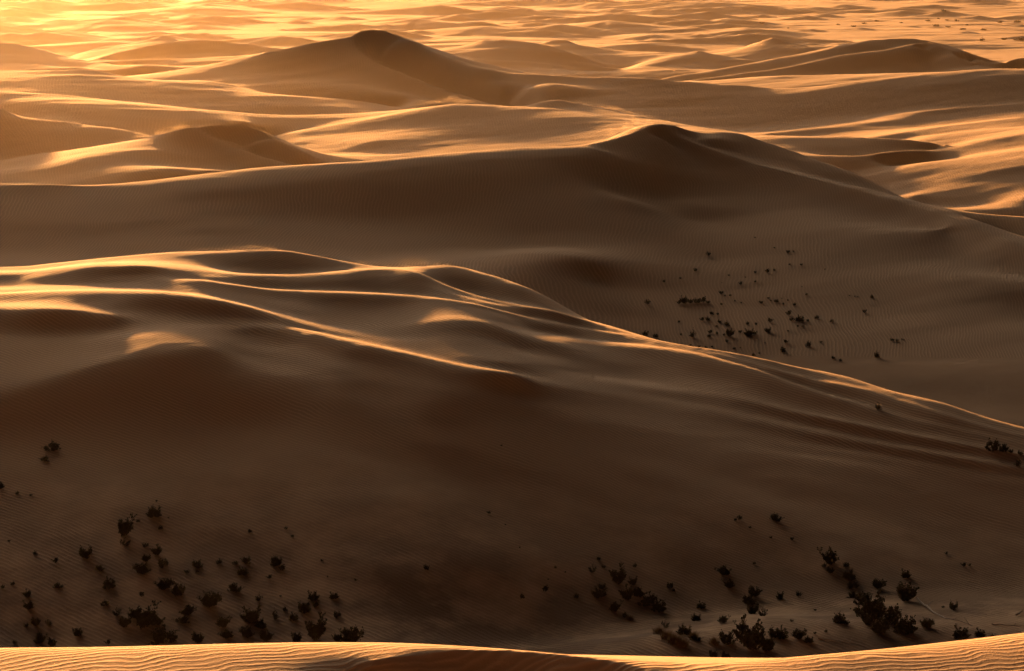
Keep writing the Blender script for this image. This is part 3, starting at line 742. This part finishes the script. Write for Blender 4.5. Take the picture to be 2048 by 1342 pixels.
def shrub_meshes(seed, nstem, nleaf, spread, leaf, lean=0.0):
    """unit shrub: about 1 wide; stems fan out of one root crown, leaves sit on their outer two thirds"""
    r = random.Random(seed)
    SV, SF, LV, LF = [], [], [], []
    for k in range(nstem):
        az = r.uniform(0, 2 * math.pi); tilt = spread * math.sqrt(r.random())
        L = r.uniform(.36, .62) * (1 - .25 * (tilt / 1.5))
        if r.random() < .12: L *= 1.35
        d = Vector((math.sin(tilt) * math.cos(az) + lean, math.sin(tilt) * math.sin(az), math.cos(tilt)))
        pts = [Vector((r.uniform(-.03, .03), r.uniform(-.03, .03), -.05))]
        steps = 5
        for q in range(steps):
            d = (d + Vector((r.uniform(-.22, .22), r.uniform(-.22, .22), r.uniform(-.05, .18)))).normalized()
            pts.append(pts[-1] + d * (L / steps))
        tube(SV, SF, pts, .011, .003)
        twigs = [pts]
        for q in range(3):
            i = r.randint(2, steps - 1); dd = (pts[i] - pts[i - 1]).normalized() + Vector((r.uniform(-.8, .8), r.uniform(-.8, .8), r.uniform(-.1, .6)))
            dd.normalize(); tp = [pts[i], pts[i] + dd * L * .16, pts[i] + dd * L * .30 + Vector((0, 0, .02))]
            tube(SV, SF, tp, .005, .002, 3); twigs.append(tp)
        for q in range(nleaf):
            tw = r.choice(twigs); m = len(tw) - 1
            t = r.uniform(.35 * m, m); i = min(int(t), m - 1); p = tw[i].lerp(tw[i + 1], t - i)
            p = p + Vector((r.gauss(0, .022), r.gauss(0, .022), r.gauss(0, .022)))
            if p.z < .0: p.z = abs(p.z)
            a = Vector((r.gauss(0, 1), r.gauss(0, 1), r.gauss(0, 1) + .8)).normalized(); b = a.cross(Vector((r.gauss(0, 1), r.gauss(0, 1), r.gauss(0, 1)))).normalized()
            l = leaf * r.uniform(.6, 1.4); w = l * .42; n = len(LV)
            LV += [p - b * w * .2, p + a * l * .5 - b * w, p + a * l, p + a * l * .5 + b * w]; LF.append((n, n + 1, n + 2, n + 3))
    out = []
    for nm, V, Fc, m in (('stems', SV, SF, STEM), ('foliage', LV, LF, LEAF)):
        me = bpy.data.meshes.new(nm); me.from_pydata([tuple(v) for v in V], [], Fc); me.update(); me.materials.append(m); out.append(me)
    return out
def joined(a, b, name):
    """stems and foliage as one mesh, for shrubs too small to show their parts"""
    me = bpy.data.meshes.new(name)
    V = [tuple(v.co) for v in a.vertices]; n = len(V); V += [tuple(v.co) for v in b.vertices]
    Fc = [tuple(p.vertices) for p in a.polygons]; m = len(Fc); Fc += [tuple(i + n for i in p.vertices) for p in b.polygons]
    me.from_pydata(V, [], Fc); me.materials.append(STEM); me.materials.append(LEAF)
    me.polygons.foreach_set('material_index', [0] * m + [1] * (len(Fc) - m)); me.update()
    return me
PROTO = [shrub_meshes(1, 34, 62, 1.35, .050), shrub_meshes(2, 42, 60, 1.15, .046), shrub_meshes(3, 24, 55, 1.45, .050, .15), shrub_meshes(4, 30, 52, .95, .052), shrub_meshes(5, 15, 34, 1.1, .055, -.12)]
SMALL = [joined(a, b, 'desert_shrub') for a, b in (shrub_meshes(11, 12, 26, 1.2, .085), shrub_meshes(12, 9, 22, .9, .10), shrub_meshes(13, 14, 26, 1.4, .085))]

def hit(u, v, D0=205.0, D1=2400.0):
    """first point of the sand met by the view ray through photo pixel (u, v)"""
    D = np.exp(np.arange(math.log(D0), math.log(D1), .0012))
    x, y, z = place(u, v, D)
    h = height_at(x, y)
    i = np.argmax(h > z)
    if not (h > z).any(): return None
    if i == 0: return None
    f = (z[i - 1] - h[i - 1]) / ((z[i - 1] - h[i - 1]) + (h[i] - z[i]) + 1e-9)
    return float(x[i - 1] + (x[i] - x[i - 1]) * f), float(D[i - 1] + (D[i] - D[i - 1]) * f), float(h[i - 1] + (h[i] - h[i - 1]) * f)

def zone(text, sc, ox, oy):
    q = [tuple(float(k) for k in t.split(',')) for t in text.split()]
    return [(ox + x / sc, oy + y / sc, w / sc) for x, y, w in q]
FLAT = zone('908,106,14 1020,166,14 632,209,34 1100,192,28 1132,186,14 1110,262,16 1178,266,20 1316,290,12 558,300,28 978,308,34 1021,297,18 908,309,18 753,326,14 851,337,12 470,346,20 373,366,22 823,378,28 908,363,18 713,368,8 1182,392,9 708,432,32 732,445,14 762,444,20 1208,440,18 1460,446,12 1490,450,11 1508,452,10 1592,456,26 276,494,42 462,490,36 492,488,50 530,486,46 568,484,52 603,482,46 630,487,30 790,478,14 827,486,12 710,498,22 942,487,28 985,460,18 1000,474,12 1032,482,32 1065,460,10 1073,495,16 1100,472,12 1137,500,26 1103,556,42 1125,592,38 1170,592,58 1215,592,24 1268,578,34 1356,598,28 1548,542,30 655,552,32 690,556,22 598,588,36 632,588,36 700,600,30 745,618,38 682,624,18 862,612,26 912,614,20 995,598,40 985,655,50 462,598,18 868,676,60 905,668,34 820,660,24 758,680,58 728,676,24 645,662,36 685,668,20 638,686,28 548,686,54 473,672,16 326,688,38 266,676,42 1157,626,18 1187,628,24 1100,652,14 1087,720,36 1220,740,42 1294,720,22 743,714,26 1072,772,42 965,720,9 1710,708,32 1740,712,26 1765,702,16 1778,702,12 1806,702,8 1620,803,42 1366,812,26 1408,826,22 530,734,14 580,744,20 620,750,22 655,745,16 785,756,24 820,750,12 898,794,28 932,782,14', 2.926, 1200, 440)
LEFT = zone('268,206,80 232,262,44 5,405,44 88,432,24 160,442,20 805,472,16 790,548,80 710,576,24 638,640,112 640,702,66 824,614,30 866,556,11 445,752,95 47,676,18 180,744,28 285,784,38 510,824,50 748,704,42 805,744,68 730,838,82 750,778,52 840,804,64 1015,806,62 1015,834,22 1125,789,40 1210,796,36 1270,786,54 1250,846,62 960,838,32 1415,800,68 1450,824,42 1385,866,36 298,914,50 562,916,72 65,899,28 12,919,28 845,916,92 920,950,84 730,960,36 1205,934,72 1335,979,52 540,1004,48 1080,1004,112 150,1024,62 140,960,52 600,1054,62 960,1050,72 940,1092,72 740,1112,150 690,1064,72 800,1104,84 640,1114,74 185,1108,62 245,1107,46 135,1114,30 400,1156,56 200,1196,68 75,1200,32 1145,1114,84 1170,1170,74 1290,1086,114 1340,1118,66 1410,1074,54 1270,1166,74 1370,1184,84 1560,1036,94 1615,974,62 1620,1012,46 1720,968,52 1735,1064,48 1465,1034,32 1510,1080,54 1620,1176,134 1660,1104,64 1740,1186,62 1780,1160,64 845,1196,134 1020,1194,84 1505,654,24 1470,614,24 1285,629,24 1443,960,15 1525,1184,60 270,1216,60 555,1204,40 1685,860,11 1655,779,20', 2.571, 0, 820)
MID = zone('830,184,12 765,532,24 445,821,36 80,879,18 55,1194,110 938,967,30 1055,932,42 1070,873,11 1108,813,18 1158,837,16 1215,967,36 1300,833,52 1355,812,26 1330,772,26 1430,890,104 1330,960,82 1350,918,54 1505,896,54 1535,958,72 1475,974,82 1560,1006,64 1595,994,74 1640,1034,84 1410,1034,72 1465,1064,42 1515,808,26 1695,912,46 1715,932,22 1670,1122,52 925,708,11 850,592,11', 2.571, 680, 820)
RIGHT = zone('1635,206,82 1695,210,54 1730,220,36 1780,229,34 1775,290,54 520,570,62 335,564,34 315,568,20 392,608,20 498,658,18 607,668,22 805,790,104 805,838,54 770,806,32 260,845,72 285,914,64 412,793,22 900,868,74 920,914,64 885,806,42 415,956,84 385,996,74 455,1058,64 410,1046,84 140,1018,54 110,1082,54 250,1094,64 270,1196,100 350,1136,74 400,1226,180 480,1236,124 550,1172,84 520,1160,84 545,970,46 640,960,42 1010,1070,180 1050,916,84 1190,980,124 980,1006,124 1100,1090,150 1190,1144,130 1060,1144,104 930,966,74 850,1094,74 885,1104,42 1000,1104,84 1300,1114,74 1195,860,54 1400,742,22 1490,803,34 1520,802,22 1440,1024,62 1385,1018,22 1480,1172,94 1575,1164,64 640,1174,84 690,1194,54 725,1032,16 605,1088,22 780,1142,22 200,1268,52 270,1288,62 50,1154,84 110,1184,54 1640,1168,32 725,1152,22', 2.571, 1348, 820)
PLAIN = zone('775,200,50 855,178,46 945,160,44 660,186,36 1410,142,30 1450,84,46 1545,160,50 1620,190,34 1745,226,54 1870,170,54 2000,166,60 2010,300,80 1740,306,70 90,176,46 285,212,28 1330,158,50 1470,152,30 1130,172,28 1390,196,60 1480,205,44 1590,222,50 1900,296,50', 3.737, 1500, 0)
LONE = [(1757, 819, 15), (1149, 634, 11)]

ORD = 'zeroth first second third fourth fifth sixth seventh eighth ninth tenth eleventh twelfth thirteenth fourteenth'.split()
def size_word(w):
    return 'tiny' if w < 7 else 'small' if w < 13 else 'middling' if w < 24 else 'large' if w < 42 else 'very large'
def label_rows(items, where, per_row=8):
    """rows down the picture, then left to right in every row"""
    idx = sorted(range(len(items)), key=lambda i: items[i][1]); lab = [''] * len(items)
    rows = [idx[k:k + per_row] for k in range(0, len(idx), per_row)]
    for ri, rw in enumerate(rows):
        rw.sort(key=lambda i: items[i][0])
        for q, i in enumerate(rw):
            pos = 'leftmost' if q == 0 else 'rightmost' if q == len(rw) - 1 else ORD[q + 1] + ' from left'
            lab[i] = '%s shrub, %s, %s row down, %s' % (size_word(items[i][2]) + ' dark', pos, ORD[ri + 1] if ri + 1 < len(ORD) else 'last', where)
    return lab
count = 0
def plant(u, v, w, label, group, D0=205.0, squash=1.0):
    global count
    p = hit(u, v, D0)
    if p is None: return
    width = w * p[1] / F * 1.25
    k = random.randrange(3)
    rot = random.uniform(0, 6.283); s = width / .98; hz = s * random.uniform(.95, 1.3) * squash
    if w < 17:
        o = bpy.data.objects.new('desert_shrub', SMALL[k]); col.objects.link(o)
    else:
        o = bpy.data.objects.new('desert_shrub', None); o.empty_display_size = .2; col.objects.link(o)
        q = random.choice([0, 1, 2, 3]) if w > 26 else random.choice([0, 2, 3, 4])
        for nm, me in zip(('stems', 'foliage'), PROTO[q]):
            c = bpy.data.objects.new(nm, me); col.objects.link(c); c.parent = o
    o.location = (p[0], p[1], p[2] - .03 * s); o.rotation_euler = (0, 0, rot); o.scale = (s, s, hz)
    o['label'] = label; o['category'] = 'shrub'; o['group'] = group
    count += 1
for items, where, group, d0 in ((FLAT, 'scrub flat beneath peaked dune', 'shrubs on the sand flat', 400.0), (LEFT, 'lower left hollow', 'shrubs in the lower left hollow', 205.0),
                                (MID, 'lower middle of dark slope', 'shrubs at the foot of the slope', 205.0), (RIGHT, 'lower right hollow', 'shrubs in the lower right hollow', 205.0),
                                (PLAIN, 'far plain at upper right', 'shrubs on the far plain', 1000.0)):
    for it, lb in zip(items, label_rows(items, where)):
        plant(*it, lb, group, d0, .45 if items is PLAIN else 1.0)
plant(1757, 819, 16, 'small dark shrub alone in the hollow behind the long right-hand crest', 'lone shrubs on the middle dune')
plant(1149, 636, 10, 'tiny dark shrub peeping over the thin lit crest right of centre', 'lone shrubs on the middle dune', 400.0)
print('shrubs', count)

# pale dead branches in the lower right hollow
def branch(px, r0, label, twigs=3, seed=0):
    r = random.Random(seed)
    pts = []
    for (u, v, up) in px:
        p = hit(u, v)
        if p: pts.append(Vector((p[0], p[1], p[2] + up)))
    V, Fc = [], []
    fine = []
    for a, b in zip(pts[:-1], pts[1:]):
        for k in range(4): fine.append(a.lerp(b, k / 4) + Vector((r.gauss(0, .05), r.gauss(0, .05), r.gauss(0, .03))))
    fine.append(pts[-1]); base = fine[0].copy(); fine = [p - base for p in fine]
    tube(V, Fc, fine, r0, r0 * .3, 7)
    me = bpy.data.meshes.new('dead_branch'); me.from_pydata([tuple(v) for v in V], [], Fc); me.update(); me.materials.append(WOOD)
    o = bpy.data.objects.new('dead_branch', me); col.objects.link(o); o.location = base
    o['label'] = label; o['category'] = 'branch'; o['group'] = 'bleached branches in the lower right hollow'
    for k in range(twigs):
        i = r.randint(2, len(fine) - 2); d = Vector((r.uniform(-1, 1), r.uniform(-1, 1), r.uniform(.1, .8))).normalized()
        L = r.uniform(.5, 1.1); V, Fc = [], []
        tube(V, Fc, [fine[i], fine[i] + d * L * .5, fine[i] + d * L + Vector((r.gauss(0, .1), r.gauss(0, .1), .1))], r0 * .4, r0 * .12, 5)
        me = bpy.data.meshes.new('twig'); me.from_pydata([tuple(v) for v in V], [], Fc); me.update(); me.materials.append(WOOD)
        c = bpy.data.objects.new('twig', me); col.objects.link(c); c.parent = o
branch([(1834, 1203, .35), (1848, 1214, .3), (1868, 1228, .15), (1890, 1238, .1), (1918, 1243, .12), (1945, 1252, .05)], .10, 'long bleached dead branch curving down right of the big shrub clump', 4, 1)
branch([(1634, 1278, .08), (1660, 1281, .1), (1690, 1284, .08), (1725, 1290, .05)], .06, 'thin pale dead branch lying flat above the near orange crest', 2, 2)
branch([(2032, 1232, .15), (2044, 1228, .3), (2060, 1234, .1)], .09, 'short pale dead branch at the right edge of the hollow', 1, 3)
branch([(1748, 1251, .1), (1772, 1252, .1), (1800, 1255, .05)], .05, 'thin dead stick lying under the big dark shrub clump', 1, 4)
branch([(1985, 1250, .12), (2012, 1252, .12), (2048, 1256, .1)], .07, 'dark-sided dead branch lying flat near the right edge', 1, 5)

# straw-coloured grass tufts
def tuft_mesh(seed, n):
    r = random.Random(seed); V, Fc = [], []
    for k in range(n):
        az = r.uniform(0, 6.283); t = .95 * r.random() ** .6; L = r.uniform(.3, .6); x, y = r.gauss(0, .10), r.gauss(0, .10)
        d = Vector((math.sin(t) * math.cos(az), math.sin(t) * math.sin(az), math.cos(t))); s = Vector((-math.sin(az), math.cos(az), 0)) * .008
        p = Vector((x, y, -.02)); q = p + d * L * .6; e = q + (d + Vector((0, 0, -.35))).normalized() * L * .4; m = len(V)
        V += [p - s, p + s, q + s * .8, q - s * .8, e]; Fc += [(m, m + 1, m + 2, m + 3), (m + 3, m + 2, m + 4)]
    me = bpy.data.meshes.new('grass_tuft'); me.from_pydata([tuple(v) for v in V], [], Fc); me.update(); me.materials.append(STRAW)
    return me
TUFT = [tuft_mesh(1, 420), tuft_mesh(2, 360)]
tf = [(1318, 1268, 42), (1334, 1277, 52), (1350, 1286, 56), (1366, 1292, 46), (1430, 1288, 40), (1388, 1276, 40), (1260, 1240, 26)]
for i, (u, v, w) in enumerate(tf):
    p = hit(u, v)
    if not p: continue
    o = bpy.data.objects.new('grass_tuft', TUFT[i % 2]); col.objects.link(o)
    s = w * p[1] / F; o.location = p; o.scale = (s, s, s * .8); o.rotation_euler = (0, 0, i * 1.3)
    srt = sorted(q[0] for q in tf).index(u)
    o['label'] = 'straw coloured grass tuft, %s, above the notch in the near crest' % ('leftmost' if srt == 0 else 'rightmost' if srt == len(tf) - 1 else ORD[srt + 1] + ' from left')
    o['category'] = 'grass tuft'; o['group'] = 'dry grass tufts at the slope foot'

# ------------------------------------------------------------------ sand blown off the crests
def spindrift_mat():
    t = NT('spindrift')
    out = t.n('OutputMaterial'); pv = t.n('VolumePrincipled')
    pv.inputs['Color'].default_value = (1.0, .85, .66, 1); pv.inputs['Anisotropy'].default_value = .75
    tc = t.n('TexCoord'); g = t.n('SeparateXYZ', i_0=tc.outputs['Generated'])
    mp = t.n('Mapping', i_0=tc.outputs['Object']); mp.inputs['Scale'].default_value = (.25, .12, .9)
    nz = t.n('TexNoise', i_Vector=mp.outputs[0], i_Scale=1.0, i_Detail=3.0)
    k = t.n('MapRange', i_0=nz.outputs[0], i_1=.35, i_2=.7, i_3=0.0, i_4=1.0)
    oi = t.n('ObjectInfo')
    d = t.math('MULTIPLY', k.outputs[0], t.math('MULTIPLY', oi.outputs['Alpha'], .055))
    t.t.links.new(d, pv.inputs['Density']); t.t.links.new(pv.outputs[0], out.inputs['Volume'])
    return t.m
DRIFT = spindrift_mat()
def drift(pts, h, thick, dens, rise=.0, sway=(0, 0)):
    """soft plume along a crest: nested lens-shaped hulls, densest at the crest itself; pts are (photo u, v, metres)"""
    P = []
    for a, b in zip(pts[:-1], pts[1:]):
        for k in range(5):
            f = k / 5; P.append([a[i] + (b[i] - a[i]) * f for i in range(3)])
    P.append(list(pts[-1]))
    n = len(P)
    base = Vector([float(q) for q in place(*P[n // 2])])
    for lev in range(5):
        sc = (1.0, .78, .58, .40, .24)[lev]
        V, Fc = [], []
        for k, (u, v, D) in enumerate(P):
            t = (k / (n - 1) - .5) / (.62 + .38 * sc) + .5
            e = max(.015, math.sin(math.pi * min(max(t, 0), 1)) ** .8) * (1 + .25 * math.sin(k * 1.7 + lev) + .15 * math.sin(k * .63))
            c = Vector([float(q) for q in place(u, v, D)]) - base
            for j in range(8):
                q = 2 * math.pi * j / 8; up = (math.sin(q) * .5 + .3) * h * e * sc
                V.append(tuple(c + Vector((sway[0] * max(up, 0) * .8, math.cos(q) * thick * e * sc, up))))
        for k in range(n - 1):
            for j in range(8): Fc.append((k * 8 + j, k * 8 + (j + 1) % 8, (k + 1) * 8 + (j + 1) % 8, (k + 1) * 8 + j))
        Fc += [tuple(range(8))[::-1], tuple((n - 1) * 8 + j for j in range(8))]
        me = bpy.data.meshes.new('blown_sand'); me.from_pydata(V, [], Fc); me.update()
        bm = bmesh.new(); bm.from_mesh(me); outward(bm); bm.to_mesh(me); bm.free()
        me.materials.append(DRIFT)
        o = bpy.data.objects.new('blown_sand', me); col.objects.link(o); o.location = base; o['kind'] = 'stuff'
        o.color = (1, 1, 1, dens * .42)
drift([(1200, 285, 574), (1240, 276, 579), (1280, 265, 585), (1310, 254, 590), (1330, 252, 592)], 4.0, 2.5, .35, 0, (-1.2, .3))
drift([(1330, 254, 590), (1400, 289, 584), (1500, 326, 574), (1600, 351, 563), (1700, 376, 551), (1800, 404, 538), (1900, 436, 521), (2048, 496, 493), (2200, 560, 468)], .9, 1.6, .35)
drift([(230, 287, 647), (300, 272, 649), (345, 262, 650), (382, 255, 650), (420, 252, 654)], 3.2, 4, .06, 0, (-1.2, .3))
drift([(382, 257, 648), (425, 277, 641), (475, 297, 633), (525, 314, 625), (580, 328, 617)], 1.0, 1.8, .3)
drift([(340, 504, 374), (420, 501.5, 376), (490, 499.5, 377), (545, 500, 377), (600, 507, 376)], 1.1, 1.5, .18, 0, (-.6, .3))
drift([(690, 523, 377), (740, 531, 379), (800, 534, 381), (850, 531, 381), (890, 530, 381), (940, 542, 379)], 1.6, 1.5, .15, 0, (-1.0, .3))
drift([(890, 531, 380), (950, 545, 377), (1024, 572, 371), (1090, 609, 363), (1154, 634.5, 357)], .5, 1.0, .35)
drift([(700, 78, 951), (715, 66, 954), (745, 60.5, 957), (780, 66, 955)], 2.5, 3, .1)
drift([(709, 82, 946), (720, 100, 937), (750, 122, 923), (800, 145, 906), (850, 165, 891), (925, 190, 869), (975, 206, 851)], 1.5, 2.5, .22)
drift([(800, 216, 782), (850, 208, 785), (890, 203, 785), (940, 206, 785), (990, 212, 785)], 2.6, 4, .10)
drift([(1040, 213, 792), (1119, 201.5, 795), (1199, 215, 790), (1290, 233, 775), (1374, 252, 752)], 1.6, 3, .12)
drift([(1500, 91, 1048), (1600, 97, 1048), (1700, 86, 1060), (1749, 78, 1064)], 2.5, 4, .06)
#SCRUB-END

# ------------------------------------------------------------------ haze
def haze():
    bm = bmesh.new()
    bmesh.ops.create_cube(bm, size=1)
    for v in bm.verts:
        v.co = Vector((v.co.x * 30000, v.co.y * 30000, -94 if v.co.z < 0 else 56))
    me = bpy.data.meshes.new('haze'); bm.to_mesh(me); bm.free()
    t = NT('haze_air')
    out = t.n('OutputMaterial')
    pv = t.n('VolumePrincipled')
    pv.inputs['Color'].default_value = (1.0, .86, .66, 1)
    pv.inputs['Density'].default_value = .000004
    pv.inputs['Anisotropy'].default_value = .9
    t.t.links.new(pv.outputs[0], out.inputs['Volume'])
    me.materials.append(t.m)
    o = bpy.data.objects.new('haze', me); col.objects.link(o)
    o['kind'] = 'stuff'
def dust():
    """low bank of blown sand over the far flats; its top rises out of the ground between the dunes"""
    ring = [(418, -88), (450, -70), (520, -56), (700, -50), (1000, -49), (1500, -47), (3000, -42), (14500, -38)]
    vs = []; fs = []
    for D, z in ring:
        for x in (-12000, 12000): vs += [(x, D, z), (x, D, -92)]
    for k in range(len(ring) - 1):
        a = 4 * k; b = a + 4
        fs += [(a, a + 2, b + 2, b), (a + 1, b + 1, b + 3, a + 3), (a, b, b + 1, a + 1), (a + 2, a + 3, b + 3, b + 2)]
    fs += [(0, 1, 3, 2)]; e = 4 * (len(ring) - 1); fs += [(e, e + 2, e + 3, e + 1)]

    me = bpy.data.meshes.new('blowing_dust'); me.from_pydata(vs, [], fs); me.update()
    bm = bmesh.new(); bm.from_mesh(me); outward(bm); bm.to_mesh(me); bm.free()
    t = NT('dust_air')
    out = t.n('OutputMaterial'); pv = t.n('VolumePrincipled')
    pv.inputs['Color'].default_value = (1.0, .80, .54, 1)
    pv.inputs['Density'].default_value = .00005
    pv.inputs['Anisotropy'].default_value = .82
    t.t.links.new(pv.outputs[0], out.inputs['Volume']); me.materials.append(t.m)
    o = bpy.data.objects.new('blowing_dust', me); col.objects.link(o); o['kind'] = 'stuff'
dust()
haze()
print('script', round(time.time() - T0, 1), 's')
